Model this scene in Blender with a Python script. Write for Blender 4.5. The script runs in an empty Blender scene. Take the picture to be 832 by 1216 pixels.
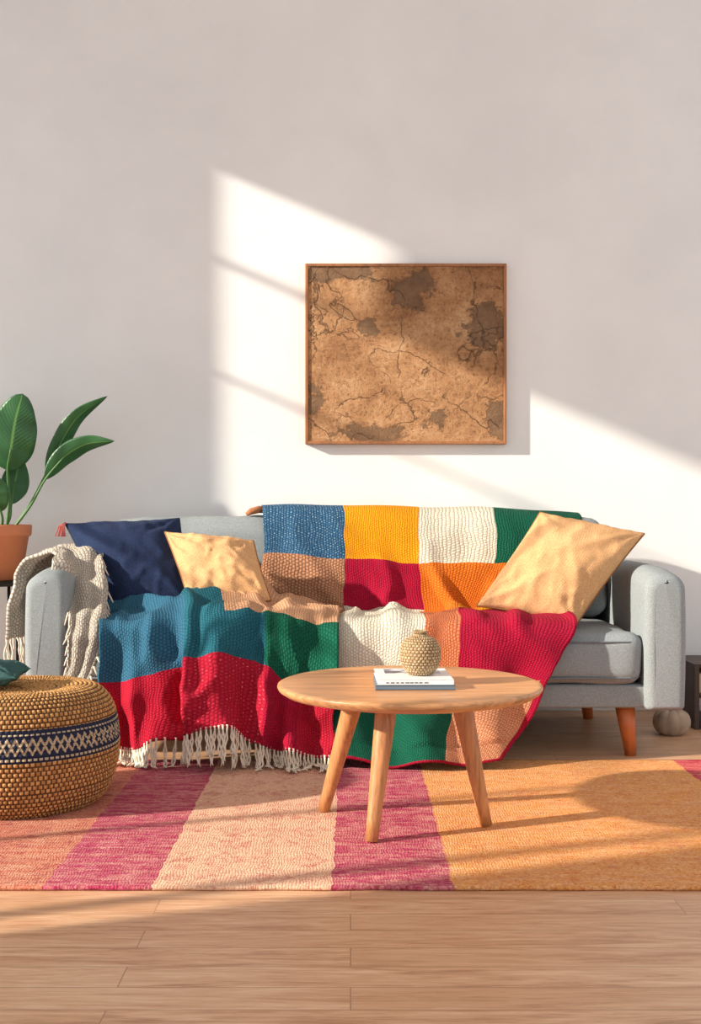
import bpy, bmesh, math, random
from mathutils import Vector, noise, Matrix
random.seed(4)
sc=bpy.context.scene
sc.view_settings.view_transform='Standard'
sc.view_settings.look='None'

def L(r,g,b):
    f=lambda c:(c/255/12.92) if c/255<=0.04045 else ((c/255+0.055)/1.055)**2.4
    return (f(r),f(g),f(b),1)

# ---------------------------------------------------------------- node helper
class N:
    def __init__(s,name):
        s.m=bpy.data.materials.new(name); s.m.use_nodes=True
        s.t=s.m.node_tree; s.b=s.t.nodes['Principled BSDF']
    def n(s,typ,**k):
        nd=s.t.nodes.new(typ)
        for a,v in k.items(): setattr(nd,a,v)
        return nd
    def l(s,a,b): s.t.links.new(a,b)
    def math(s,op,a,b=None,c=None):
        nd=s.t.nodes.new('ShaderNodeMath'); nd.operation=op
        for i,v in enumerate((a,b,c)):
            if v is None: continue
            if isinstance(v,(int,float)): nd.inputs[i].default_value=v
            else: s.l(v,nd.inputs[i])
        return nd.outputs[0]
    def mix(s,f,a,b,bt='MIX'):
        nd=s.t.nodes.new('ShaderNodeMix'); nd.data_type='RGBA'; nd.blend_type=bt
        for i,v in ((0,f),(6,a),(7,b)):
            if isinstance(v,(int,float,tuple)): nd.inputs[i].default_value=v
            else: s.l(v,nd.inputs[i])
        return nd.outputs[2]
    def ramp(s,f,stops,interp='LINEAR'):
        nd=s.t.nodes.new('ShaderNodeValToRGB'); cr=nd.color_ramp; cr.interpolation=interp
        while len(cr.elements)<len(stops): cr.elements.new(0.5)
        for e,(p,c) in zip(cr.elements,stops):
            e.position=p; e.color=c if isinstance(c,tuple) else (c,c,c,1)
        s.l(f,nd.inputs[0]); return nd.outputs[0]
    def noise(s,vec,scale,detail=4,rough=.5,dist=0):
        nd=s.n('ShaderNodeTexNoise'); nd.inputs['Scale'].default_value=scale
        nd.inputs['Detail'].default_value=detail; nd.inputs['Roughness'].default_value=rough
        nd.inputs['Distortion'].default_value=dist
        if vec is not None: s.l(vec,nd.inputs['Vector'])
        return nd.outputs['Fac']
    def coord(s,k='Object'):
        return s.n('ShaderNodeTexCoord').outputs[k]
    def mapping(s,v,scale,loc=(0,0,0)):
        nd=s.n('ShaderNodeMapping'); nd.inputs['Scale'].default_value=scale; nd.inputs['Location'].default_value=loc; s.l(v,nd.inputs[0]); return nd.outputs[0]
    def bump(s,h,st=.5,dist=.01):
        nd=s.n('ShaderNodeBump'); nd.inputs['Strength'].default_value=st; nd.inputs['Distance'].default_value=dist
        s.l(h,nd.inputs['Height']); s.l(nd.outputs[0],s.b.inputs['Normal'])
    def col(s,c):
        if isinstance(c,tuple): s.b.inputs['Base Color'].default_value=c
        else: s.l(c,s.b.inputs['Base Color'])
    def rough(s,r): s.b.inputs['Roughness'].default_value=r

def sc_(c,k): return (min(c[0]*k,1),min(c[1]*k,1),min(c[2]*k,1),1)

def m_plain(name,c,rough=.6,var=.12,nscale=12,bump=0.0,bscale=60,metal=0):
    m=N(name); o=m.coord()
    f=m.noise(o,nscale,5)
    m.col(m.mix(f,sc_(c,1-var),sc_(c,1+var))); m.rough(rough)
    m.b.inputs['Metallic'].default_value=metal
    if bump: m.bump(m.noise(o,bscale,3),bump,.004)
    return m.m
def m_fabric(name,c,p=.004,var=.12,st=.4):
    m=N(name); o=m.coord(); sp=m.n('ShaderNodeSeparateXYZ'); m.l(o,sp.inputs[0])
    F=math.pi/p
    a=m.math('SINE',m.math('MULTIPLY',m.math('ADD',sp.outputs[0],sp.outputs[1]),F))
    b=m.math('SINE',m.math('MULTIPLY',m.math('ADD',sp.outputs[2],m.math('MULTIPLY',sp.outputs[1],.6)),F))
    h=m.math('MULTIPLY',a,b)
    n=m.noise(o,260,2); n2=m.noise(o,9,4)
    n3=m.ramp(n,[(.35,0.0),(.65,1.0)])
    hh=m.math('ADD',m.math('MULTIPLY',h,.3),n)
    c1=m.mix(n3,sc_(c,1-var),sc_(c,1+var)); c2=m.mix(n2,sc_(c,.9),sc_(c,1.08))
    m.col(m.mix(.35,c1,c2)); m.rough(1.0); m.bump(hh,st,.002)
    m.b.inputs['Specular IOR Level'].default_value=.2
    return m.m
def m_knit(name,dark,light,p=.012,bias=.5,st=.65,fleck=None,fthr=.62):
    p=p*.84
    m=N(name); uv=m.coord('UV'); sp=m.n('ShaderNodeSeparateXYZ'); m.l(uv,sp.inputs[0])
    nz=m.noise(uv,30,2); nz2=m.noise(m.mapping(uv,(1,1,1),(3,5,0)),24,2)
    u=m.math('ADD',m.math('MULTIPLY',sp.outputs[0],1/p),m.math('MULTIPLY',nz,1.2))
    v=m.math('ADD',m.math('MULTIPLY',sp.outputs[1],1/p),m.math('MULTIPLY',nz2,1.2))
    off=m.math('MULTIPLY',m.math('MODULO',m.math('FLOOR',u),2),.5)
    a=m.math('ABSOLUTE',m.math('SINE',m.math('MULTIPLY',u,math.pi)))
    b=m.math('ABSOLUTE',m.math('SINE',m.math('MULTIPLY',m.math('ADD',v,off),math.pi)))
    h=m.math('POWER',m.math('MULTIPLY',a,b),.6)
    n=m.noise(uv,170,4,.75); n2=m.noise(uv,7,3)
    f=m.ramp(m.math('ADD',m.math('MULTIPLY',h,.5),m.math('MULTIPLY',n,.75)),[(bias-.22,0.0),(bias+.32,1.0)])
    c=m.mix(f,dark,light)
    c=m.mix(m.math('MULTIPLY',n2,.45),c,sc_(dark,.85))
    if fleck:
        ff=m.ramp(m.math('MULTIPLY',h,m.math('ADD',m.noise(uv,90,2),.3)),[(fthr-.06,0.0),(fthr+.06,1.0)])
        c=m.mix(ff,c,fleck)
    m.col(c); m.rough(1.0); m.bump(m.math('ADD',h,m.math('MULTIPLY',n,1.0)),st,.0045)
    m.b.inputs['Specular IOR Level'].default_value=.2
    return m.m
def m_wood(name,c,axis=0,scale=1,rough=.45,contrast=.25):
    m=N(name); o=m.coord(); s=[14,14,14]; s[axis]=1.2
    v=m.mapping(o,tuple(x*scale for x in s))
    n=m.noise(v,2.5,8,.6,1.2); n2=m.noise(v,12,4,.6)
    f=m.math('ADD',m.math('MULTIPLY',n,.7),m.math('MULTIPLY',n2,.3))
    m.col(m.ramp(f,[(.38,sc_(c,1-contrast)),(.5,c),(.62,sc_(c,1+contrast*.6))])); m.rough(rough)
    m.bump(f,.1,.002)
    return m.m

# ---------------------------------------------------------------- object helpers
def link(o): sc.collection.objects.link(o); return o
def meshobj(name,vs,fs,mats=None,fmat=None,uvs=None,smooth=True,parent=None):
    me=bpy.data.meshes.new(name); me.from_pydata([tuple(v) for v in vs],[],fs); 
    if mats:
        for m in (mats if isinstance(mats,(list,tuple)) else [mats]): me.materials.append(m)
    if fmat: me.polygons.foreach_set('material_index',fmat)
    if uvs:
        ul=me.uv_layers.new(name='UVMap')
        for lp in me.loops: ul.data[lp.index].uv=uvs[lp.vertex_index]
    if smooth: me.polygons.foreach_set('use_smooth',[True]*len(me.polygons))
    me.update()
    o=link(bpy.data.objects.new(name,me))
    if parent: o.parent=parent; o.matrix_parent_inverse=Matrix.Translation(-parent.location)
    return o
def top(o,label,cat,**k):
    o['label']=label; o['category']=cat
    for a,v in k.items(): o[a]=v
    return o
def empty(name,loc):
    e=bpy.data.objects.new(name,None); e.location=loc; e.empty_display_size=.05; return link(e)
def structure(o): o['kind']='structure'; return o

def boxgeo(c,s):
    x,y,z=c; a,b,d=s[0]/2,s[1]/2,s[2]/2
    v=[(x+i*a,y+j*b,z+k*d) for i in(-1,1) for j in(-1,1) for k in(-1,1)]
    f=[(0,1,3,2),(4,6,7,5),(0,4,5,1),(2,3,7,6),(0,2,6,4),(1,5,7,3)]
    return v,f
class G:
    def __init__(s): s.v=[];s.f=[];s.m=[]
    def add(s,v,f,mi=0):
        o=len(s.v); s.v+=list(v); s.f+=[tuple(i+o for i in q) for q in f]; s.m+=[mi]*len(f); return s
    def box(s,x0,x1,y0,y1,z0,z1,mi=0):
        v,f=boxgeo(((x0+x1)/2,(y0+y1)/2,(z0+z1)/2),(x1-x0,y1-y0,z1-z0)); return s.add(v,f,mi)
    def tube(s,pts,rad,seg=6,mi=0,cap=True):
        pts=[Vector(p) for p in pts]; n=len(pts)
        if not isinstance(rad,(list,tuple)): rad=[rad]*n
        vs=[];fs=[]; up=None
        for i,p in enumerate(pts):
            t=(pts[min(i+1,n-1)]-pts[max(i-1,0)])
            if t.length<1e-9: t=Vector((0,0,1))
            t.normalize()
            if up is None:
                up=t.cross(Vector((0.31,.9,.2))).normalized()
            else:
                up=(up-t*up.dot(t)); 
                if up.length<1e-6: up=t.cross(Vector((1,0,0)))
                up.normalize()
            bt=t.cross(up)
            for k in range(seg):
                a=2*math.pi*k/seg
                vs.append(p+(up*math.cos(a)+bt*math.sin(a))*rad[i])
        for i in range(n-1):
            for k in range(seg):
                k2=(k+1)%seg
                fs.append((i*seg+k,i*seg+k2,(i+1)*seg+k2,(i+1)*seg+k))
        if cap:
            fs.append(tuple(range(seg))[::-1]); fs.append(tuple((n-1)*seg+k for k in range(seg)))
        return s.add(vs,fs,mi)
    def obj(s,name,mats,smooth=False,parent=None,bevel=0):
        o=meshobj(name,s.v,s.f,mats,s.m,None,smooth,parent)
        if bevel:
            b=o.modifiers.new('b','BEVEL'); b.width=bevel; b.segments=3; b.limit_method='ANGLE'
        return o

def rbox(name,x0,x1,y0,y1,z0,z1,r,mat,bulge=(0,0,0),parent=None,n=22,wr=0.0,lean=0):
    bm=bmesh.new(); bmesh.ops.create_cube(bm,size=2)
    bmesh.ops.subdivide_edges(bm,edges=bm.edges[:],cuts=n,use_grid_fill=True)
    c=Vector(((x0+x1)/2,(y0+y1)/2,(z0+z1)/2)); h=Vector(((x1-x0)/2,(y1-y0)/2,(z1-z0)/2))
    for v in bm.verts:
        p=v.co.copy(); q=[math.copysign(1-(1-min(abs(a),1))**1.9,a) for a in p]
        P=Vector([q[i]*h[i] for i in range(3)])
        I=Vector([max(-(h[i]-r),min(h[i]-r,P[i])) for i in range(3)])
        d=P-I
        if d.length>1e-7: P=I+d.normalized()*r
        P.x+=bulge[0]*q[0]*(1-q[1]**2)*(1-q[2]**2)
        P.y+=bulge[1]*q[1]*(1-q[0]**4)*(1-q[2]**2)
        P.z+=bulge[2]*q[2]*(1-q[0]**4)*(1-q[1]**2)
        if wr:
            P+=v.co.normalized()*wr*noise.noise((P+c)*7)
        P.y+=lean*(P.z/h.z)
        v.co=P+c
    me=bpy.data.meshes.new(name); bm.to_mesh(me); bm.free()
    me.materials.append(mat); me.polygons.foreach_set('use_smooth',[True]*len(me.polygons))
    o=link(bpy.data.objects.new(name,me))
    if parent: o.parent=parent; o.matrix_parent_inverse=Matrix.Translation(-parent.location)
    return o

def armrest(x0,x1,y0,y1,z0,z1,rt,rb,re,mat,parent):
    cx_=(x0+x1)/2
    def section(ins):
        a0,a1,b0,b1=x0+ins,x1-ins,z0+ins*.6,z1-ins; t=max(rt-ins*.5,.01); b=max(rb-ins*.5,.003); pts=[]
        def arc(cx,cz,r,a,bb,n):
            for k in range(n+1):
                th=math.radians(a+(bb-a)*k/n); pts.append((cx+r*math.cos(th),cz+r*math.sin(th)))
        arc(a1-b,b0+b,b,-90,0,5)
        for k in range(1,8): pts.append((a1,b0+b+(b1-t-b0-b)*k/8))
        arc(a1-t,b1-t,t,0,90,12)
        arc(a0+t,b1-t,t,90,180,12)
        for k in range(1,8): pts.append((a0,b1-t+(b0+b-b1+t)*k/8))
        arc(a0+b,b0+b,b,180,270,5)
        return pts
    prof=[(y0+re-re*math.cos(math.radians(a)),re-re*math.sin(math.radians(a))) for a in range(0,91,10)]
    ys=prof+[(y0+re+(y1-y0-2*re)*k/24,0) for k in range(1,24)]+[(y1-re+re*math.sin(math.radians(a)),re-re*math.cos(math.radians(a))) for a in range(0,91,15)]
    vs=[];fs=[];ns=len(section(0))
    for y,i_ in ys:
        for (x,z) in section(i_):
            zz=z-(.028*max(0,(4.15-y)/.3)**2*max(z-.45,0)/.195)
            x_=x+.004*math.sin((z-z0)/(z1-z0)*math.pi)*(1 if x>cx_ else -1)
            vs.append((x_+.002*noise.noise(Vector((x*5,y*5,z*5))),y-.006*math.sin(max(0,min(1,(z-z0)/(z1-z0)))*math.pi)*(1 if y<y0+.1 else 0),zz+.002*noise.noise(Vector((y*6,x,z)))))
    for r_ in range(len(ys)-1):
        for k in range(ns):
            k2=(k+1)%ns; fs.append((r_*ns+k,(r_+1)*ns+k,(r_+1)*ns+k2,r_*ns+k2))
    fs.append(tuple(range(ns))); fs.append(tuple((len(ys)-1)*ns+k for k in range(ns))[::-1])
    return meshobj('armrest',vs,fs,mat,None,None,True,parent)

def lathe(name,prof,cx,cy,mats,seg=64,parent=None,disp=None,fm=None,sub=1):
    pr=cat1([Vector((r,z,0)) for r,z in prof],sub) if sub>1 else [Vector((r,z,0)) for r,z in prof]
    vs=[];fs=[];uvs=[];ms=[]; n=len(pr); Lc=0; Ls=[]
    for i,p in enumerate(pr):
        if i: Lc+=(p-pr[i-1]).length
        Ls.append(Lc)
        t=(pr[min(i+1,n-1)]-pr[max(i-1,0)]).normalized(); nr=Vector((t.y,-t.x))
        for k in range(seg):
            a=2*math.pi*k/seg; r=max(p.x,0.0005); z=p.y
            if disp:
                dd=disp(k/seg,Lc,i/(n-1),r); r=max(r+nr.x*dd,.0004); z+=nr.y*dd
            vs.append((cx+r*math.cos(a),cy+r*math.sin(a),z)); uvs.append((k/seg,Lc))
    for i in range(n-1):
        for k in range(seg):
            k2=(k+1)%seg
            fs.append((i*seg+k,i*seg+k2,(i+1)*seg+k2,(i+1)*seg+k))
            ms.append(fm((k+.5)/seg,(pr[i].y+pr[i+1].y)/2,i/(n-1),(Ls[i]+Ls[i+1])/2,pr[i].x) if fm else 0)
    return meshobj(name,vs,fs,mats,ms,None,True,parent)

def cr(p0,p1,p2,p3,t):
    return 0.5*((2*p1)+(p2-p0)*t+(2*p0-5*p1+4*p2-p3)*t*t+(3*p1-p0-3*p2+p3)*t**3)
def cat1(P,sub):
    out=[];n=len(P)
    for i in range(n-1):
        a=P[i-1] if i else P[0]*2-P[1]; d=P[i+2] if i+2<n else P[-1]*2-P[-2]
        for k in range(sub): out.append(cr(a,P[i],P[i+1],d,k/sub))
    out.append(P[-1].copy()); return out
def cloth(name,grid,su,sv,mats,cell,fold=None,parent=None,thick=.007,edge=None,wob=0):
    rows=[cat1([Vector(p) for p in r],su) for r in grid]
    nc=len(rows[0]); cols=[cat1([r[j] for r in rows],sv) for j in range(nc)]
    nr=len(cols[0]); P=[[cols[j][i] for j in range(nc)] for i in range(nr)]
    Q=[[None]*nc for _ in range(nr)]
    for i in range(nr):
        for j in range(nc):
            du=P[i][min(j+1,nc-1)]-P[i][max(j-1,0)]; dv=P[min(i+1,nr-1)][j]-P[max(i-1,0)][j]
            nn=dv.cross(du); 
            if nn.length>1e-9: nn.normalize()
            q=P[i][j]+(nn*fold(i/sv,j/su,P[i][j]) if fold else Vector())
            if wob:
                a=noise.noise(P[i][j]*6+Vector((11,0,0)))+.5*noise.noise(P[i][j]*15); b=noise.noise(P[i][j]*6+Vector((0,17,0)))+.5*noise.noise(P[i][j]*15+Vector((5,5,0)))
                q=q+du.normalized()*wob*a+dv.normalized()*wob*b
            Q[i][j]=q
    mid=nc//2; V=[0]
    for i in range(1,nr): V.append(V[-1]+(P[i][mid]-P[i-1][mid]).length)
    mr=nr*2//5; U=[0]
    for j in range(1,nc): U.append(U[-1]+(P[mr][j]-P[mr][j-1]).length)
    vs=[Q[i][j] for i in range(nr) for j in range(nc)]
    uvs=[(U[j],V[i]) for i in range(nr) for j in range(nc)]
    fs=[];ms=[]
    for i in range(nr-1):
        for j in range(nc-1):
            fs.append((i*nc+j,i*nc+j+1,(i+1)*nc+j+1,(i+1)*nc+j)); 
            e=edge(i,j,nr,nc) if edge else None
            ms.append(e if e is not None else cell(i//sv,j//su))
    o=meshobj(name,vs,fs,mats,ms,uvs,True,parent)
    s=o.modifiers.new('s','SOLIDIFY'); s.thickness=thick; s.offset=0
    return o,Q

def pillow(name,BL,BR,TR,TL,T,mat,label,pinch=.06,pip=None,seed=0,n=56,parent=None,wk=1.0):
    BL,BR,TR,TL=map(Vector,(BL,BR,TR,TL)); c=(BL+BR+TR+TL)/4
    nrm=(BR-TL).cross(TR-BL).normalized()
    if nrm.y>0 and abs(nrm.z)<.8: nrm=-nrm
    def pt(s,t,side):
        a=s*(1-pinch*(1-t*t)); b=t*(1-pinch*(1-s*s)); u=(a+1)/2; v=(b+1)/2
        p=BL*(1-u)*(1-v)+BR*u*(1-v)+TR*u*v+TL*(1-u)*v
        e=max((1-s*s)*(1-t*t),0)
        h=T*(.25*e**.3+.75*e**.6)*1.08
        w=noise.noise(Vector((s*1.6+seed,t*1.6,side*3.1)))*.022*(e**.4)
        q=Vector((s*2.6+seed*2,t*2.6+.6*s,side*5)); r_=1-abs(noise.noise(q))*2.2
        w+=.012*max(r_-.45,0)*(e**.35)*wk
        for (ca,cb) in ((1,1),(-1,1),(1,-1),(-1,-1)):
            dx,dy=s-ca,t-cb; r=math.hypot(dx,dy)
            if r<1.1: w+=.006*wk*math.sin(math.atan2(dy,dx)*11+seed+2*noise.noise(Vector((s*3,t*3,seed))))*r*(1.1-r)*3*(e**.15)
        w+=.003*wk*math.sin(s*22+seed+3*noise.noise(Vector((s*2,t,seed))))*max(abs(t)-.55,0)*2*(e**.2)
        w+=.003*wk*math.sin(t*22+seed+3*noise.noise(Vector((t*2,s,seed))))*max(abs(s)-.55,0)*2*(e**.2)
        return p+nrm*side*(h+w if e>0 else 0)
    vs=[];idx={}
    fs=[]
    lin=[math.sin((-1+2*i/n)*math.pi/2) for i in range(n+1)]
    for side in (1,-1):
        for i in range(n+1):
            for j in range(n+1):
                b=i in(0,n) or j in(0,n)
                key=(0 if b else side,i,j)
                if key not in idx:
                    idx[key]=len(vs); vs.append(pt(lin[j],lin[i],side))
        g=lambda i,j:idx[(0 if (i in(0,n) or j in(0,n)) else side,i,j)]
        for i in range(n):
            for j in range(n):
                q=(g(i,j),g(i,j+1),g(i+1,j+1),g(i+1,j)); fs.append(q if side==1 else q[::-1])
    if pip is None:
        o=meshobj(name,vs,fs,mat,None,[(v.x,v.z) for v in vs],True,parent); top(o,label,'cushion'); return o
    e=empty(name,c); top(e,label,'cushion')
    meshobj('cushion_cover',vs,fs,mat,None,None,True,e)
    g=G(); ring=[pt(lin[j],-1,1) for j in range(n)]+[pt(1,lin[i],1) for i in range(n)]+[pt(lin[n-j],1,1) for j in range(n)]+[pt(-1,lin[n-i],1) for i in range(n+1)]
    g.tube(ring,.004,6); g.obj('piping',pip,True,e)
    return e

# ================================================================ MATERIALS
knit=dict(
 blue=m_knit('knit_blue',L(22,56,92),L(66,112,146),.012,fleck=L(140,168,186),fthr=.76),
 blue2=m_knit('knit_blue_plain',L(20,64,94),L(66,120,146),.010),
 teal=m_knit('knit_teal',L(14,66,82),L(46,114,130),.010),
 green=m_knit('knit_green',L(4,58,44),L(24,104,80),.010),
 tan=m_knit('knit_tan',L(112,66,42),L(210,158,124),.013,bias=.55),
 sand=m_knit('knit_sand',L(164,112,78),L(224,178,142),.010),
 mustard=m_knit('knit_mustard',L(204,118,6),L(244,170,30),.011),
 crimson=m_knit('knit_crimson',L(128,6,38),L(184,24,60),.010),
 red=m_knit('knit_red',L(138,10,34),L(200,34,60),.011),
 reddot=m_knit('knit_red_dotted',L(138,12,34),L(194,36,62),.014,fleck=L(214,110,112),fthr=.86),
 cream=m_knit('knit_cream',L(174,160,136),L(240,234,218),.012),
 orange=m_knit('knit_orange',L(180,74,16),L(234,132,44),.011),
 rust=m_knit('knit_rust',L(150,60,36),L(226,140,96),.013),
 peach=m_knit('knit_peach',L(156,84,54),L(226,164,126),.012),
 wool=m_knit('knit_oatmeal',L(130,116,102),L(232,222,208),.017,st=1.0),
)
KN=list(knit.keys()); KM=[knit[k] for k in KN]; K=lambda s:KN.index(s)
sofa_m=m_fabric('sofa_fabric',L(142,149,152),.004,.22,.4)
sofa_pip=m_plain('sofa_piping',L(112,120,126),.9,.08)
legw=m_wood('sofa_leg_wood',L(184,100,50),2,1,.4)
tabw=m_wood('table_oak',L(202,146,98),0,1.0,.35,.38)
tabl=m_wood('table_leg_oak',L(190,132,84),2,1.4,.4,.35)
fringe_m=m_plain('fringe_yarn',L(232,222,204),1,.12,80,.4,400)

# ================================================================ ROOM
m=N('wall_plaster'); o=m.coord()
m.col(m.mix(m.ramp(m.noise(o,1.3,5,.6),[(.35,0.0),(.65,1.0)]),L(231,231,231),L(240,240,239))); m.rough(.85); m.bump(m.noise(o,90,4),.06,.003); wallm=m.m
m=N('floor_oak'); o=m.coord()
br=m.n('ShaderNodeTexBrick'); m.l(o,br.inputs['Vector'])
br.inputs['Scale'].default_value=1; br.inputs['Brick Width'].default_value=1.1; br.inputs['Row Height'].default_value=.092
br.inputs['Mortar Size'].default_value=.0012; br.inputs['Mortar Smooth'].default_value=.4
br.inputs['Color1'].default_value=(.0,.0,.0,1); br.inputs['Color2'].default_value=(1,1,1,1); br.inputs['Mortar'].default_value=(.5,.5,.5,1)
br.offset=.37
mp=m.mapping(o,(1.1,11,1))
ad=m.n('ShaderNodeVectorMath',operation='ADD'); m.l(mp,ad.inputs[0]); 
cb=m.n('ShaderNodeCombineXYZ'); m.l(m.math('MULTIPLY',br.outputs['Color'],7.0),cb.inputs[2]); m.l(cb.outputs[0],ad.inputs[1])
g1=m.noise(ad.outputs[0],2.0,8,.66,1.4); g2=m.noise(ad.outputs[0],11,5,.65)
gf=m.math('ADD',m.math('MULTIPLY',g1,.65),m.math('MULTIPLY',g2,.35))
base=m.ramp(gf,[(.38,L(176,128,94)),(.5,L(212,167,131)),(.62,L(230,193,158))])
base=m.mix(m.math('MULTIPLY',br.outputs['Color'],.5),base,L(196,146,108))
base=m.mix(m.math('MULTIPLY',br.outputs['Fac'],.65),base,L(126,86,58))
m.col(base); m.rough(.4); m.bump(gf,.06,.002); floorm=m.m

WX=-2.2; WY=4.85; CH=3.25
g=G().box(-2.2,3.2,-1.0,WY+.1,-.05,0); structure(g.obj('floor',floorm))
g=G().box(-2.3,3.2,WY,WY+.1,0,CH); structure(g.obj('wall_back',wallm))
g=G().box(-2.3,3.2,-1.0,WY+.1,CH,CH+.08); structure(g.obj('ceiling',wallm))
g=G(); a,b=WX-.04,WX
Y0,Y1,Z0,Z1,YS,Z2=1.73,4.25,.04,2.6,3.98,2.98
g.box(a,b,-1,Y0,0,CH).box(a,b,Y1,WY,0,CH).box(a,b,Y0,Y1,0,Z0).box(a,b,Y0,YS,Z1,CH).box(a,b,YS,Y1,Z2,CH)
structure(g.obj('wall_left',wallm))
winm=m_plain('window_paint',L(235,235,232),.5,.03)
g=G(); a,b=WX-.03,WX-.01
for y,w in ((1.85,.05),(2.42,.03),(3.1,.03)): g.box(a,b,y-w/2,y+w/2,Z0,Z1)
g.box(a,b,Y0,Y1,2.115,2.131).box(a,b,YS,Y1,Z1-.013,Z1+.013).box(a,b,Y0,Y1,1.305,1.316)
structure(g.obj('window_1',winm))
g=G().box(WX,3.2,WY-.015,WY,0,.09); structure(g.obj('baseboard_back',m_plain('baseboard_paint',L(232,231,229),.5,.02),bevel=.004))

# ================================================================ RUG
m=N('rug_weave'); o=m.coord(); sp=m.n('ShaderNodeSeparateXYZ'); m.l(o,sp.inputs[0])
wob=m.math('MULTIPLY',m.math('SUBTRACT',m.noise(o,16,4,.7),.5),.03)
xx=m.math('ADD',sp.outputs[0],wob); yy=m.math('ADD',sp.outputs[1],wob)
fx=m.math('MULTIPLY',m.math('ADD',xx,1.5),1/3.25)
P=lambda x:(x+1.5)/3.25
mag=L(168,56,96); bei=L(220,178,154); ora=L(222,154,92); dus=L(192,118,100)
st=m.ramp(fx,[(0,dus),(P(-1.16),mag),(P(-.98),dus),(P(-.675),mag),(P(-.445),bei),(P(-.048),mag),(P(.215),ora),(P(1.06),L(190,48,76)),(P(1.4),bei)],'CONSTANT')
alt=m.ramp(fx,[(0,L(150,60,70)),(P(-1.16),L(212,128,148)),(P(-.98),L(150,60,70)),(P(-.675),L(218,144,158)),(P(-.445),L(178,92,94)),(P(-.048),L(222,148,154)),(P(.215),L(192,98,72)),(P(1.06),L(214,110,116)),(P(1.4),L(180,110,90))],'CONSTANT')
amt=m.ramp(fx,[(0,.7),(P(-.675),.38),(P(-.445),.62),(P(-.048),.38),(P(.215),.42)],'CONSTANT')
# small faded damask figures : angular lozenges broken by wear
w2=m.math('MULTIPLY',m.math('SUBTRACT',m.noise(m.mapping(o,(1,1,1),(7,3,0)),30,3,.7),.5),.05)
F=math.pi/.13
tri=lambda v,per: m.math('ABSOLUTE',m.math('SUBTRACT',m.math('MULTIPLY',m.math('FRACT',m.math('MULTIPLY',v,1/per)),2.0),1.0))
dx=tri(m.math('ADD',xx,w2),.20); dy=tri(m.math('ADD',yy,w2),.26)
lin=m.math('ADD',dx,dy)
ring=m.math('ABSOLUTE',m.math('SINE',m.math('MULTIPLY',lin,7.0)))
leaf_=m.math('ABSOLUTE',m.math('MULTIPLY',m.math('SINE',m.math('MULTIPLY',m.math('ADD',xx,w2),F*1.3)),m.math('SINE',m.math('MULTIPLY',m.math('ADD',yy,w2),F))))
fray=m.noise(m.mapping(o,(1,2.4,1)),60,4,.85)
mot=m.ramp(m.math('ADD',m.math('ADD',m.math('MULTIPLY',ring,.30),m.math('MULTIPLY',leaf_,.30)),m.math('MULTIPLY',fray,.85)),[(.56,1.0),(.80,0.0)])
mot2=m.ramp(m.noise(m.mapping(o,(1,1.4,1)),9,6,.8,.4),[(.42,0.15),(.58,1.0)])
col=m.mix(m.math('MULTIPLY',m.math('MULTIPLY',mot,mot2),amt),st,alt)
fl=m.ramp(m.noise(m.mapping(o,(1,1.2,1),(4,2,0)),34,6,.75,.5),[(.54,0.0),(.62,1.0)])
fl2=m.ramp(m.noise(m.mapping(o,(1,1.0,1),(9,1,0)),5,4,.6),[(.48,0.0),(.58,1.0)])
col=m.mix(m.math('MULTIPLY',m.math('MULTIPLY',fl,fl2),m.math('MULTIPLY',amt,.9)),col,alt)
wear=m.ramp(m.noise(m.mapping(o,(1,5,1)),11,7,.8),[(.44,0.0),(.64,1.0)])
col=m.mix(m.math('MULTIPLY',wear,.40),col,L(236,204,176))
F2=math.pi/.007
wv=m.math('MULTIPLY',m.math('ABSOLUTE',m.math('SINE',m.math('MULTIPLY',xx,F2))),m.math('ABSOLUTE',m.math('SINE',m.math('MULTIPLY',yy,F2*.7))))
fine=m.noise(m.mapping(o,(1,2.0,1)),110,4,.85)
fr=m.ramp(fine,[(.36,0.0),(.62,1.0)])
col=m.mix(.8,col,m.mix(fr,L(84,54,42),L(255,244,232)),'SOFT_LIGHT')
m.col(col); m.rough(1); m.bump(m.math('ADD',m.math('MULTIPLY',wv,.7),fine),.6,.004)
m.b.inputs['Specular IOR Level'].default_value=.2
vs=[];fs=[];nx,ny=200,80
for i in range(ny+1):
    for j in range(nx+1):
        x=-1.5+3.25*j/nx; y=2.54+1.3*i/ny
        if i in(0,ny): y+=.004*noise.noise(Vector((x*9,i,0)))
        vs.append((x,y,.0105+.001*noise.noise(Vector((x*4,y*4,0)))))
for i in range(ny):
    for j in range(nx):
        q=i*(nx+1)+j; fs.append((q,q+1,q+nx+2,q+nx+1))
o=meshobj('rug',vs,fs,m.m); s=o.modifiers.new('s','SOLIDIFY'); s.thickness=.009; s.offset=-1
top(o,'flat woven rug with magenta, beige and orange stripes and faded motifs','rug')

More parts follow.
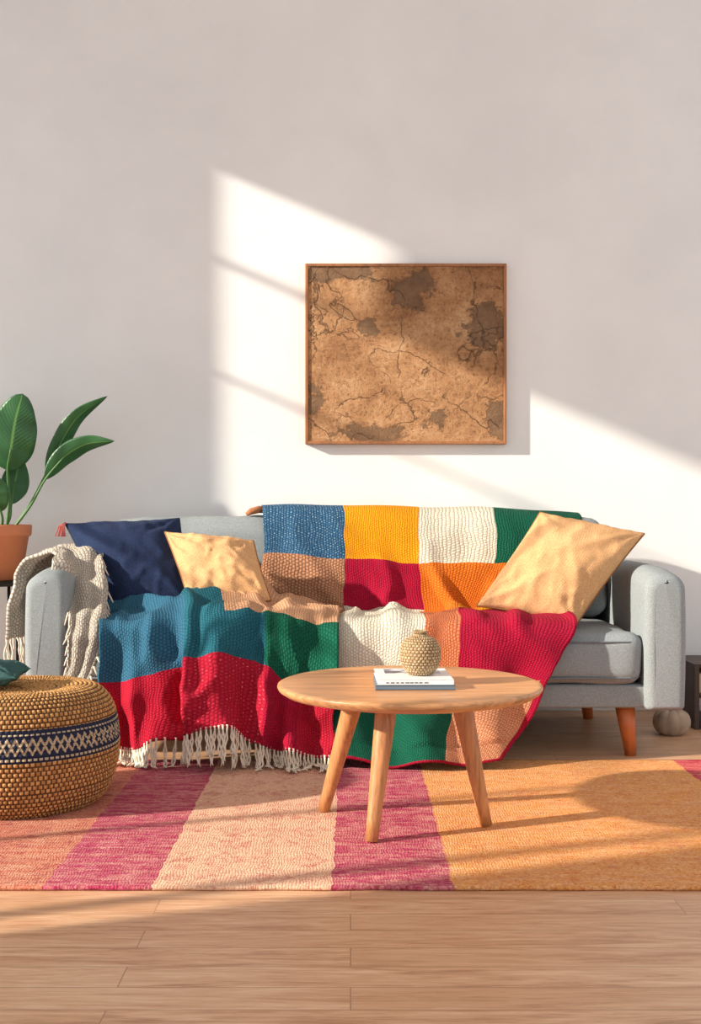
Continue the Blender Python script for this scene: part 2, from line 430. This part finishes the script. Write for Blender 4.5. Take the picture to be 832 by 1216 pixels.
# ================================================================ SOFA
S=empty('sofa',(.02,4.3,0)); top(S,'grey three-seat fabric sofa with wooden legs, draped with colourful throws','sofa')
rbox('frame',-.99,1.03,3.895,4.70,.17,.25,.012,sofa_m,parent=S)
rbox('backrest',-.94,.98,4.585,4.74,.20,.755,.05,sofa_m,parent=S)
for x0,x1 in ((-1.083,-.945),(.985,1.118)):
    armrest(x0,x1,3.86,4.74,.166,.645,.058,.016,.03,sofa_m,S)
for x0,x1 in ((-.94,.018),(.022,.98)):
    rbox('seat_cushion',x0,x1,3.875,4.56,.252,.42,.045,sofa_m,bulge=(0,.012,.014),parent=S,wr=.01,n=26)
    rbox('back_cushion',x0,x1,4.40,4.585,.43,.80,.06,sofa_m,bulge=(0,.03,.014),parent=S,wr=.012,n=26,lean=.02)
    g=G()
    for z in (.395,.275):
        g.tube([(x0+.012,4.45,z),(x0+.004,3.92,z),(x0+.02,3.886,z),(x0+.05,3.873,z),((x0+x1)/2,3.868,z),(x1-.05,3.873,z),(x1-.02,3.886,z),(x1-.004,3.92,z),(x1-.012,4.45,z)],.0035,6)
    g.obj('piping',sofa_pip,True,S)
for x,y,sx in ((.935,3.955,.02),(-.9,3.955,-.02),(.935,4.66,.02),(-.9,4.66,-.02)):
    g=G(); g.tube([(x,y,.172),(x+sx*.5,y,.09),(x+sx,y,.0)],[.034,.027,.019],20); g.obj('leg',legw,True,S)

# ================================================================ THROW over the back and seat
gridA=[
 [(-.35,4.775,.60),(-.03,4.775,.60),(.26,4.775,.60),(.553,4.775,.60),(.86,4.775,.60)],
 [(-.345,4.70,.80),(-.028,4.70,.80),(.265,4.70,.80),(.553,4.70,.80),(.88,4.70,.79)],
 [(-.34,4.46,.838),(-.026,4.46,.832),(.262,4.46,.822),(.55,4.46,.818),(.885,4.47,.80)],
 [(-.325,4.365,.660),(-.022,4.36,.652),(.258,4.36,.632),(.548,4.36,.638),(.83,4.36,.65)],
 [(-.315,4.315,.462),(-.028,4.305,.455),(.272,4.28,.455),(.44,4.29,.455),(.74,4.33,.46)],
 [(-.2,4.10,.445),(-.02,4.10,.458),(.24,4.08,.462),(.38,4.06,.466),(.74,4.12,.455)],
 [(-.09,3.875,.424),(-.03,3.86,.433),(.255,3.855,.442),(.365,3.85,.445),(.75,3.86,.432)],
 [(-.07,3.84,.25),(-.02,3.82,.25),(.21,3.80,.25),(.35,3.785,.25),(.635,3.80,.275)],
 [(-.06,3.80,.12),(-.02,3.77,.12),(.16,3.75,.12),(.31,3.735,.12),(.585,3.77,.15)],
 [(-.05,3.74,.026),(-.02,3.70,.024),(.12,3.68,.022),(.29,3.675,.024),(.47,3.71,.03)],
]
cA=[['blue','mustard','cream','green'],['blue','mustard','cream','green'],['blue','mustard','cream','green'],
    ['tan','crimson','orange','orange'],['tan','cream','orange','mustard'],['cream','cream','rust','crimson'],
    ['cream','cream','rust','crimson'],['green','green','green','peach'],['green','green','green','peach']]
def foldA(i,j,p):
    n=noise.noise(Vector((p.x*5,p.z*5,p.y*3+7)))
    n2=noise.noise(Vector((p.x*14,p.z*7,p.y*7)))
    rid=max(1-abs(noise.noise(Vector((p.x*5+p.z*3,p.z*3.5-p.x*2,p.y*2+4))))*3.2,0)
    ed=min(1,j/.8)
    if i<3: 
        t=max(i-2,0); return .008+.008*n+t*(.010*math.sin(p.x*17+p.z*5)+.008*n2+.016*rid)
    dg=math.sin((p.x*.9+p.z*.55)*34+2.5*n); dg=max(dg,0)**1.6
    if i<4: return .014+.014*n+.008*n2+.028*dg*(i-3)+.016*rid
    if i<6: return .012+.010*n+.006*n2+(.024*dg+.016*rid)*(1 if i<4.8 else .6)*ed
    k=min((i-6)/2,1)
    return .010+(.01*n+.006*n2+.012*rid+.006*dg+k*.03*math.sin(p.x*28+1.0+p.z*4)*(1 if i<8.5 else .6))*ed
ed=lambda i,j,nr,nc: K('crimson') if (i>nr-3 or (j>nc-5 and i>nr*.66)) else None
thA,QA=cloth('patchwork_throw',gridA,36,18,KM,lambda r,c:K(cA[r][c]),foldA,edge=ed,wob=.013)
top(thA,'multicolour patchwork knitted throw draped over sofa back and seat','throw blanket')
g=G(); g.tube([(-.325,4.50,.838),(-.352,4.47,.840),(-.382,4.45,.832),(-.398,4.46,.822)],[.013,.014,.013,.008],12)
o=g.obj('turned_corner',m_plain('brown_hem',L(168,110,74),1,.25,80,.5,120),True,thA); o['label']='brown turned-over hem'

# ================================================================ THROW with fringe
Z=lambda a,b,c:list(zip(a,b,c))
gridB=[
 Z((-.885,-.75,-.594,-.46,-.33,-.19,-.04),(4.08,4.10,4.15,4.20,4.22,4.22,4.22),(.455,.470,.500,.545,.540,.500,.460)),
 Z((-.865,-.72,-.575,-.470,-.345,-.20,-.04),(3.98,4.0,4.02,4.06,4.05,4.02,4.0),(.460,.476,.515,.530,.515,.485,.462)),
 Z((-.83,-.69,-.537,-.41,-.290,-.165,-.035),(3.855,3.85,3.825,3.83,3.85,3.835,3.835),(.435,.447,.464,.470,.462,.452,.444)),
 Z((-.818,-.68,-.53,-.40,-.285,-.17,-.038),(3.81,3.805,3.755,3.745,3.78,3.78,3.775),(.272,.285,.335,.365,.325,.25,.245)),
 Z((-.80,-.675,-.525,-.395,-.290,-.17,-.045),(3.785,3.78,3.71,3.70,3.75,3.75,3.745),(.16,.165,.21,.235,.19,.14,.13)),
 Z((-.775,-.665,-.53,-.40,-.295,-.175,-.05),(3.76,3.75,3.675,3.66,3.715,3.715,3.71),(.066,.066,.115,.142,.085,.05,.042)),
]
cB=[['blue2','blue2','teal','sand','sand','sand'],['blue2','blue2','teal','sand','sand','sand'],['blue2','blue2','teal','teal','green','green'],
    ['red','red','reddot','reddot','crimson','red'],['red','red','reddot','reddot','crimson','red']]
def foldB(i,j,p):
    n=noise.noise(Vector((p.x*6,p.z*5+3,p.y*4))); n2=noise.noise(Vector((p.x*13,p.z*6,p.y*9)))
    k=max(0,min((i-1.3)/2.5,1))
    f=.032*math.sin(p.x*30+2.6*math.sin(p.z*6)+.4)+.012*math.sin(p.x*63+p.z*9)
    pl=.044*math.exp(-((j-2.12)/.13)**2)-.028*math.exp(-((j-1.8)/.2)**2)+.036*math.exp(-((j-4.05)/.17)**2)-.024*math.exp(-((j-4.5)/.2)**2)
    q=Vector((p.x*4.5+p.y*2,p.y*4.5-p.x*1.5,p.z*3)); rid=max(1-abs(noise.noise(q))*3.0,0)
    q2=Vector((p.x*8-p.y*3+5,p.y*7+p.x*2,p.z*5)); rid2=max(1-abs(noise.noise(q2))*3.0,0)
    r=.010+.016*n+.008*n2+k*f+(.35+.65*k)*pl+.034*rid*(1-.5*k)+.014*rid2
    return max(r,-.002) if i<2.6 else r
thB,QB=cloth('fringed_throw',gridB,28,20,KM,lambda r,c:K(cB[r][c]),foldB,wob=.015)
top(thB,'blue, green and red knitted throw with cream fringe over sofa seat','throw blanket')
g=G(); hem=QB[-1]
nS=64
for k in range(nS):
    f=k/(nS-1)*(len(hem)-1); i=min(int(f),len(hem)-2); p0=hem[i].lerp(hem[i+1],f-i)
    ln0=.100+random.uniform(-.02,.018); dxr=random.uniform(-.4,.4); lim=.018+random.uniform(0,.008)
    for tw in (0,1):
        p=p0+Vector(((tw-.5)*.004,0,0)); pts=[p0+Vector((0,0,.008))]; q=p.copy(); steps=10; ln=ln0*random.uniform(.92,1.05)
        for s_ in range(steps):
            t=s_/steps
            if q.z>lim: d=Vector((dxr*.35,-.08-.15*t,-1))
            else: d=Vector((dxr*1.4,-1,0))
            d.normalize(); q=q+d*ln/steps; q.z=max(q.z,lim-.002)
            a=t*16+tw*math.pi; pts.append(q+Vector((math.cos(a)*.0022,math.sin(a)*.002,0))+Vector(((tw-.5)*.005*t*t,0,0)))
        g.tube(pts,[.0040]+[.0032]*8+[.0026,.0014],5)
o=g.obj('fringe',fringe_m,True,thB); o['kind']='stuff'; o['label']='cream twisted yarn fringe'

# ================================================================ THROW over the arm (oatmeal)
path=[((-1.205,4.26,.37),(.1,1,0),.13),((-1.19,4.26,.50),(.1,1,0),.14),((-1.145,4.27,.635),(0,1,0),.15),((-1.075,4.26,.688),(0,1,0),.16),((-1.01,4.22,.686),(.1,1,0),.16),((-.952,4.10,.665),(.5,1,.1),.15),
      ((-.925,4.01,.59),(.5,.6,.5),.105),((-.895,3.94,.515),(1,.3,.2),.07),((-.878,3.865,.475),(1,.1,.1),.058),((-.882,3.815,.37),(1,0,.05),.05),((-.895,3.80,.27),(1,0,0),.042)]
gridC=[]
for c,d,w in path:
    c=Vector(c); d=Vector(d).normalized()
    gridC.append([tuple(c+d*w*t) for t in (-1,-.5,0,.5,1)])
def foldC(i,j,p):
    rid=max(1-abs(noise.noise(p*7))*3,0)
    return .006*math.sin(j*3.6+i*1.1)+.018*noise.noise(p*11)+.016*rid
thC,QC=cloth('oatmeal_throw',gridC,12,10,[knit['wool']],lambda r,c:0,foldC,thick=.012,wob=.014)
top(thC,'chunky oatmeal knitted throw with tassels over the sofa arm','throw blanket')
g=G()
for hem,dz in ((QC[0],.10),(QC[-1],.09)):
    nn=18
    for k in range(nn):
        f=k/(nn-1)*(len(hem)-1); i=min(int(f),len(hem)-2); p=hem[i].lerp(hem[i+1],f-i)
        ln=dz*random.uniform(.75,1.1); a=random.uniform(-.12,.12)
        g.tube([p+Vector((a*ln*t+.003*math.sin(t*9+k),.004*math.cos(k),-ln*t)) for t in (0,.2,.4,.6,.8,1)],[.004,.0035,.0038,.0034,.0036,.002],5)
for i in range(5*10,len(QC),3):
    for side in (0,-1):
        p=QC[i][side]; sx=-.3 if side==0 else .3
        sx+=random.uniform(-.3,.3); ln=random.uniform(.03,.055)
        g.tube([p+Vector((sx*ln*t,-.004-.01*t,-ln*t*.9)) for t in (0,.33,.66,1)],[.004,.0035,.003,.002],5)
o=g.obj('fringe',m_plain('tassel_yarn',L(216,202,186),1,.15,60),True,thC); o['kind']='stuff'

# ================================================================ CUSHIONS
navy=m_fabric('navy_linen',L(38,50,80),.005,.35,.6); tanl=m_fabric('tan_linen',L(212,165,118),.005,.26,.6)
tanp=m_plain('tan_piping',L(142,94,54),.9,.1); navp=m_plain('navy_piping',L(28,34,58),.9,.1)
e=pillow('throw_cushion',(-.855,4.10,.445),(-.545,4.10,.475),(-.640,4.33,.805),(-1.048,4.27,.785),.095,navy,'navy blue linen square cushion leaning by the sofa arm',pip=navp,seed=1,pinch=.035)
g=G()
c0=Vector((-1.048,4.265,.79))
for k in range(14):
    a=random.uniform(-.5,.5); g.tube([c0,c0+Vector((-.012+a*.02,-.01,-.012)),c0+Vector((-.016+a*.04,-.014,-.05))],[.004,.003,.002],5)
o=g.obj('tassel',m_plain('tassel_rose',L(176,88,84),1,.2,80),True,e)
pillow('throw_cushion',(-.54,3.98,.478),(-.275,4.0,.525),(-.350,4.18,.725),(-.668,4.18,.757),.072,tanl,'small tan linen cushion leaning on navy cushion',pip=tanp,seed=5,pinch=.035,wk=1.2)
pillow('throw_cushion',(.445,4.08,.500),(.777,4.0,.440),(1.045,4.13,.752),(.700,4.28,.828),.095,tanl,'large tan linen cushion propped in the sofa corner',pip=tanp,seed=9,pinch=.04)

# ================================================================ COFFEE TABLE
cx,cy=.154,3.03; T=empty('coffee_table',(cx,cy,.0125)); top(T,'round light oak coffee table with three splayed legs','table')
lathe('tabletop',[(0,.352),(.22,.352),(.30,.354),(.328,.360),(.341,.369),(.345,.377),(.3435,.382),(.339,.3845),(.33,.385),(.2,.385),(0,.385)],cx,cy,tabw,128,T)
for (bx,by),k in (((-.074,3.175),.6),((.052,2.879),.6),((.354,3.03),.66)):
    tx,ty=cx+(bx-cx)*k,cy+(by-cy)*k
    g=G(); g.tube([(tx+(bx-tx)*t,ty+(by-ty)*t,.354+(.0125-.354)*t) for t in (0,.15,.5,.85,1)],[.027,.0265,.022,.0175,.016],24); g.obj('leg',tabl,True,T)
def book(x0,x1,y0,y1,z,h,cov,label,ang):
    e=empty('book',((x0+x1)/2,(y0+y1)/2,z)); top(e,label,'book',group='books on the coffee table')
    g=G(); t=.0018
    g.box(x0,x1,y0,y1,z,z+t).box(x0,x1,y0,y1,z+h-t,z+h).box(x0,x1,y0,y0+t,z,z+h); g.obj('cover',cov,False,e,.0006)
    g=G(); g.box(x0+.003,x1-.003,y0+t,y1-.003,z+t,z+h-t); g.obj('pages',m_plain('paper',L(238,234,226),.9,.04),False,e)
    e.rotation_euler[2]=ang; return e
cw=m_plain('white_cover',L(236,238,240),.4,.02)
m=N('printed_cover'); o=m.coord(); 
m.col(m.ramp(m.noise(m.mapping(o,(3,9,1)),6,4,.6),[(.42,L(60,84,112)),(.5,L(170,188,204)),(.56,L(240,240,240))])); m.rough(.35)
book(.062,.262,2.895,3.12,.3855,.011,m_plain('slate_cover',L(96,116,134),.4,.05),'slate blue softcover book lying flat',.0)
bk=book(.066,.256,2.90,3.115,.397,.013,cw,'white softcover book with printed cover under the vase',.03)
g=G(); g.box(.09,.235,3.02,3.105,.4101,.4104); g.obj('cover_print',m.m,False,bk)
g=G()
for k in range(9):
    x=.085+k*.012+random.uniform(0,.002); g.box(x,x+random.uniform(.006,.010),2.8993,2.8999,.4015,.4045)
g.obj('spine_text',m_plain('print_ink',L(110,112,118),.6,.02),False,bk)
def dv(u,l,t,r):
    if t<.04 or t>.80 : return 0
    rows=l/.0078; ri=math.floor(rows); a=math.sin(math.pi*(rows-ri))
    b=abs(math.sin(math.pi*(u*30+.5*(ri%2))))
    return .0022*(a*b)**.7
def fv(u,z,t,l,r):
    if t<.04 or t>.80: return 0
    rows=l/.0078; ri=math.floor(rows); a=math.sin(math.pi*(rows-ri)); b=abs(math.sin(math.pi*(u*30+.5*(ri%2))))
    return 1 if a*b<.2 else 0
m=N('woven_ceramic'); o=m.coord(); m.col(m.mix(m.ramp(m.noise(o,160,3,.7),[(.35,0.0),(.65,1.0)]),L(138,112,80),L(206,178,138))); m.rough(.8); m.bump(m.noise(o,300,2),.4,.002)
V=lathe('vase',[(0,.4105),(.022,.4105),(.036,.418),(.049,.442),(.052,.463),(.048,.486),(.036,.502),(.021,.509),(.0175,.512),(.017,.518),(.019,.522),(.016,.523),(.012,.519),(.011,.500),(0,.495)],.180,2.995,[m.m,m_plain('ceramic_groove',L(108,82,54),.9,.1)],240,None,dv,fv,12)
top(V,'small round beige vase with woven bobbled texture on books','vase')

# ================================================================ PAINTING
F_=empty('framed_artwork',(.229,4.83,1.487)); top(F_,'square framed textured brown abstract artwork hung on the wall','picture')
x0,x1,z0,z1=-.188,.648,1.112,1.862; w=.012
frm=m_wood('frame_wood',L(162,108,68),2,1,.5)
yf=4.812
g=G(); g.box(x0,x0+w,yf,4.849,z0,z1).box(x1-w,x1,yf,4.849,z0,z1).box(x0+w,x1-w,yf,4.849,z1-w,z1).box(x0+w,x1-w,yf,4.849,z0,z0+w)
g.obj('frame',frm,False,F_,.002)
m=N('earthy_canvas'); o=m.coord(); sp=m.n('ShaderNodeSeparateXYZ'); m.l(o,sp.inputs[0])
n1=m.noise(o,3.6,9,.66,.3); n2=m.noise(o,85,5,.8); n3=m.noise(m.mapping(o,(1,1,1.2),(.35,0,.2)),8,10,.78,.2); n4=m.noise(m.mapping(o,(1,1,1.4),(3,0,2)),14,8,.75,.2)
c=m.ramp(m.math('ADD',m.math('MULTIPLY',n1,.5),m.math('ADD',m.math('MULTIPLY',n2,.28),m.math('MULTIPLY',n4,.22))),[(.37,L(120,80,50)),(.45,L(164,116,76)),(.53,L(192,144,100)),(.62,L(216,174,132))])
pit=m.ramp(n2,[(.36,1.0),(.44,0.0)])
c=m.mix(m.math('MULTIPLY',pit,.6),c,L(84,52,32))
fld=None
for bx,bz,rx,rz in ((-.04,1.825,.20,.05),(.27,1.76,.10,.08),(.57,1.60,.10,.08),(-.15,1.29,.06,.10),(.09,1.155,.15,.04),(.36,1.22,.07,.06),(.62,1.22,.06,.09),(.08,1.60,.05,.04)):
    ex=m.math('POWER',m.math('MULTIPLY',m.math('SUBTRACT',sp.outputs[0],bx),1/rx),2); ez=m.math('POWER',m.math('MULTIPLY',m.math('SUBTRACT',sp.outputs[2],bz),1/rz),2)
    d=m.math('SUBTRACT',1.0,m.math('SQRT',m.math('ADD',ex,ez)))
    fld=d if fld is None else m.math('MAXIMUM',fld,d)
fld=m.math('ADD',m.math('MULTIPLY',m.math('MAXIMUM',fld,-.7),.19),n3)
blot=m.ramp(fld,[(.53,0.0),(.57,1.0)])
c=m.mix(m.math('MULTIPLY',blot,.75),c,m.mix(n4,L(70,52,40),L(144,114,86)))
rim=m.ramp(m.math('ABSOLUTE',m.math('SUBTRACT',fld,.54)),[(.003,1.0),(.014,0.0)])
c=m.mix(m.math('MULTIPLY',rim,.4),c,L(70,44,28))
def iso(nz,lev,w_): return m.ramp(m.math('ABSOLUTE',m.math('SUBTRACT',nz,lev)),[(w_*.4,1.0),(w_,0.0)])
nA=m.noise(m.mapping(o,(1,1,1),(1.7,0,.4)),2.2,6,.48,.3); nB=m.noise(m.mapping(o,(1.3,1,.9),(5.2,0,3.1)),1.9,6,.48,.3); nC=m.noise(m.mapping(o,(.9,1,1.2),(2.2,0,8.1)),2.4,6,.48,.3)
msk=m.ramp(m.noise(o,5,3),[(.40,0.0),(.5,1.0)])
crk=m.math('MAXIMUM',m.math('MULTIPLY',iso(nA,.5,.0045),msk),m.math('MAXIMUM',iso(nB,.52,.004),m.math('MULTIPLY',iso(nC,.47,.0035),msk)))
c=m.mix(m.math('MULTIPLY',crk,.75),c,L(66,42,26))
m.col(c); m.rough(.85); m.bump(m.math('SUBTRACT',m.math('SUBTRACT',m.math('ADD',n4,m.math('MULTIPLY',n2,.7)),m.math('MULTIPLY',crk,.5)),m.math('MULTIPLY',blot,.3)),.8,.014)
g=G(); g.box(x0+w,x1-w,4.818,4.84,z0+w,z1-w); g.obj('canvas',m.m,False,F_)

# ================================================================ POUF
px,py=-.94,3.30
gr=m_plain('seagrass',L(196,148,90),.85,.35,70,.4,200); gd=m_plain('seagrass_dark',L(96,62,32),.9,.3,40,.4,200)
gm=m_plain('seagrass_mid',L(166,118,64),.85,.3,70,.4,200)
nvy=m_plain('navy_cord',L(24,34,60),.9,.2,60,.3,200); crm=m_plain('cream_cord',L(178,160,130),.9,.25,60,.3,200)
ROW=.0125
def dp(u,l,t,r):
    rows=l/ROW; ri=math.floor(rows); a=math.sin(math.pi*(rows-ri)); a=max(a,0)**.5
    N_=120 if r>.12 else 60
    b=.4+.6*abs(math.sin(math.pi*(u*N_+.5*(ri%2))))
    return .007*a*b
def fp(u,z,t,l,r):
    rows=l/ROW; ri=math.floor(rows); fr_=rows-ri; N_=120 if r>.12 else 60
    ph=(u*N_+.5*(ri%2))%1
    gap=fr_<.14 or fr_>.86 or ph<.12 or ph>.88
    if t<.80 and .170<z<.254:
        zc=(z-.212)/.042
        tri_=abs(((u*40)%1)*2-1)
        zz=tri_*.9-.45
        if abs(zc)>.84: return 2
        if abs(zc)>.70: return 3 if not gap else 2
        if abs(zc-zz)<.13 or abs(zc+zz)<.13: return 3
        return 2
    if gap: return 1
    return 4 if (int(u*N_)*7+ri*3)%5<2 else 0
prof=[(0,.0125),(.12,.0125),(.205,.0135),(.241,.042),(.263,.094),(.272,.157),(.271,.21),(.262,.262),(.244,.300),(.216,.325),(.18,.333),(.12,.327),(.05,.325),(0,.325)]
Pf=lathe('woven_pouf',prof,px,py,[gr,gd,nvy,crm,gm],720,None,dp,fp,26)
top(Pf,'round woven seagrass pouf with navy and cream band','pouf')
tealc=m_fabric('teal_linen',L(58,90,88),.004,.2,.4)
pillow('small_cushion',(-1.21,3.17,.374),(-.925,3.20,.371),(-.93,3.38,.374),(-1.21,3.42,.379),.034,tealc,'small teal cushion lying on the woven pouf',seed=3,pinch=.05)

# ================================================================ SIDE TABLE + PLANT
blk=m_plain('black_metal',L(32,30,30),.45,.1,20,metal=.6)
ax,ay=-1.38,4.5
E=empty('side_table',(ax,ay,0)); top(E,'small round black metal side table under the plant','table')
lathe('tabletop',[(0,.548),(.15,.548),(.156,.552),(.156,.562),(.150,.566),(0,.566)],ax,ay,blk,64,E)
for k in range(6):
    a=.15+k*math.pi/3; x,y=ax+.14*math.cos(a),ay+.14*math.sin(a)
    g=G(); g.tube([(x,y,.55),(x,y,0)],.006,10); g.obj('leg',blk,True,E)
g=G(); g.tube([(ax+.14*math.cos(a),ay+.14*math.sin(a),.12) for a in [2*math.pi*k/48 for k in range(49)]],.005,8); g.obj('ring',blk,True,E)
PL=empty('potted_plant',(ax,ay,.5665)); top(PL,'green broad-leaved plant in a terracotta pot','plant')
terr=m_plain('terracotta',L(190,118,82),.8,.12,14,.2,80)
lathe('pot',[(0,.567),(.096,.567),(.102,.572),(.128,.735),(.134,.737),(.138,.742),(.140,.775),(.137,.781),(.128,.781),(.124,.775),(.120,.745),(0,.742)],ax,ay,terr,72,PL)
lathe('soil',[(0,.760),(.06,.758),(.121,.752)],ax,ay,m_plain('potting_soil',L(60,42,30),1,.3,60,.8,80),40,PL)
m=N('leaf_green'); o=m.coord(); uv=m.coord('UV'); sp=m.n('ShaderNodeSeparateXYZ'); m.l(uv,sp.inputs[0])
mid=m.ramp(m.math('ABSOLUTE',sp.outputs[0]),[(.02,1.0),(.08,0.0)])
c=m.mix(m.noise(o,10,4),L(20,66,34),L(48,106,50)); c=m.mix(m.math('MULTIPLY',mid,.6),c,L(120,168,84))
m.col(c); m.rough(.42)
vein=m.math('SINE',m.math('MULTIPLY',m.math('ADD',sp.outputs[1],m.math('MULTIPLY',m.math('ABSOLUTE',sp.outputs[0]),-.25)),130)); m.bump(vein,.12,.002)
leafm=m.m; stemm=m_plain('stem_green',L(66,112,50),.5,.15)
def leaf(pts,width,side,fat=.5,cup=.15,pw=.75):
    P_=cat1([Vector(p) for p in pts],12); n=len(P_); side=Vector(side).normalized(); vs=[];fs=[];uv=[];M=10
    for i,p in enumerate(P_):
        t=i/(n-1); tg=(P_[min(i+1,n-1)]-P_[max(i-1,0)]).normalized()
        sd=(side-tg*side.dot(tg)).normalized(); nr=tg.cross(sd)
        w=width*max((math.sin(math.pi*min(t**fat,1))),0)**pw if 0<t<1 else .0008
        for k in range(-M//2,M//2+1):
            q=k/(M/2); vs.append(p+sd*q*w+nr*(cup*w*abs(q)**1.3+.06*w*math.sin(t*20+q*2)*abs(q))); uv.append((q,t))
    for i in range(n-1):
        for k in range(M):
            a=i*(M+1)+k; fs.append((a,a+1,a+M+2,a+M+1))
    ob=meshobj('leaf',vs,fs,leafm,None,uv,True,PL); s=ob.modifiers.new('s','SOLIDIFY'); s.thickness=.0015
def stem(pts,r=.006):
    g=G(); P_=cat1([Vector(p) for p in pts],6); n=len(P_); g.tube(P_,[r*(1-.45*i/(n-1)) for i in range(n)],8); g.obj('stem',stemm,True,PL)
z0=.755
def leafstem(b,pts,w,side,fat=.8,cup=.15,pw=.75):
    mid_=[(b[0]+(pts[0][0]-b[0])*t+.01*math.sin(t*3),b[1]+(pts[0][1]-b[1])*t,b[2]+(pts[0][2]-b[2])*t) for t in (0,.5,1)]
    stem(mid_+[pts[1]]); leaf(pts,w,side,fat,cup,pw)
leafstem((-1.335,4.5,z0),[(-1.320,4.46,.99),(-1.300,4.44,1.07),(-1.280,4.43,1.18),(-1.252,4.43,1.282)],.088,(1,.12,.05),.95,.12,.55)
leafstem((-1.35,4.46,z0),[(-1.33,4.41,.83),(-1.345,4.38,.88),(-1.355,4.37,.925),(-1.375,4.36,.975)],.06,(1,0,-.1),.9,.12,.55)
leafstem((-1.32,4.52,z0),[(-1.18,4.50,.985),(-1.12,4.49,1.10),(-1.05,4.48,1.20),(-.935,4.46,1.275)],.036,(.55,.45,-.45),.8,.3)
leafstem((-1.31,4.48,z0),[(-1.175,4.46,.955),(-1.10,4.45,1.04),(-1.01,4.44,1.09),(-.90,4.42,1.10)],.040,(.2,.45,-.85),.8,.3)
leafstem((-1.38,4.52,z0),[(-1.41,4.52,.98),(-1.42,4.52,1.10),(-1.44,4.52,1.26)],.075,(1,.1,0),.9,.12,.55)
leafstem((-1.42,4.5,z0),[(-1.50,4.48,.92),(-1.58,4.46,1.02),(-1.68,4.44,1.10)],.05,(.2,.5,-.8),.8,.3)
leafstem((-1.36,4.55,z0),[(-1.34,4.58,.86),(-1.33,4.60,.95),(-1.31,4.61,1.05)],.055,(1,.2,0),.9)

# ================================================================ RIGHT CORNER
dk=m_wood('dark_wood',L(62,44,34),0,1,.5)
C=empty('low_shelf',(1.52,4.56,0)); top(C,'low dark wooden shelf holding books near the sofa','shelf')
for xa in (1.31,1.71):
    g=G(); g.box(xa,xa+.02,4.42,4.70,0,.25); g.obj('side_panel',dk,False,C,.002)
for z in (.01,.12,.235):
    g=G(); g.box(1.331,1.709,4.42,4.70,z,z+.015); g.obj('shelf_board',dk,False,C,.002)
bc=[L(190,170,140),L(120,60,50),L(60,80,100),L(220,210,190),L(90,90,70)]
for i in range(5):
    x=1.336+i*.032; g=G(); g.box(x,x+.028,4.45,4.62,.1355,.1355+.075+.012*(i%3)); o=g.obj('book',m_plain('spine',bc[i],.7,.1),False,None,.001)
    top(o,'small upright book on the low dark shelf','book',group='books on the low shelf')
def dg(u,l,t,r): return .004*abs(math.sin(math.pi*u*9))*math.sin(math.pi*t)
o=lathe('decorative_gourd',[(0,.006),(.03,.0),(.055,.016),(.066,.045),(.058,.075),(.035,.090),(.012,.086),(.007,.10),(0,.104)],1.198,4.33,m_plain('gourd_skin',L(166,144,124),.9,.3,20,.5,60),88,None,dg,None,6)
top(o,'small ribbed beige gourd on the floor by the sofa','gourd')

# ================================================================ LIGHT
sun=bpy.data.lights.new('sun','SUN'); sun.energy=7.5; sun.angle=math.radians(1.4); sun.color=(1,.915,.775)
so=link(bpy.data.objects.new('sun',sun)); so.rotation_euler=Vector((1,.36,-.43)).to_track_quat('-Z','Y').to_euler()
so.location=(-4,1,3)
w=bpy.data.worlds.new('world'); sc.world=w; w.use_nodes=True
w.node_tree.nodes['Background'].inputs[0].default_value=(.975,.99,1,1); w.node_tree.nodes['Background'].inputs[1].default_value=1.08

cam=bpy.data.cameras.new('camera'); cam.sensor_fit='VERTICAL'; cam.sensor_height=24; cam.lens=24*1377/1216
co=link(bpy.data.objects.new('camera',cam)); co.location=(0,0,.83); co.rotation_euler=(math.radians(90),0,0)
sc.camera=co
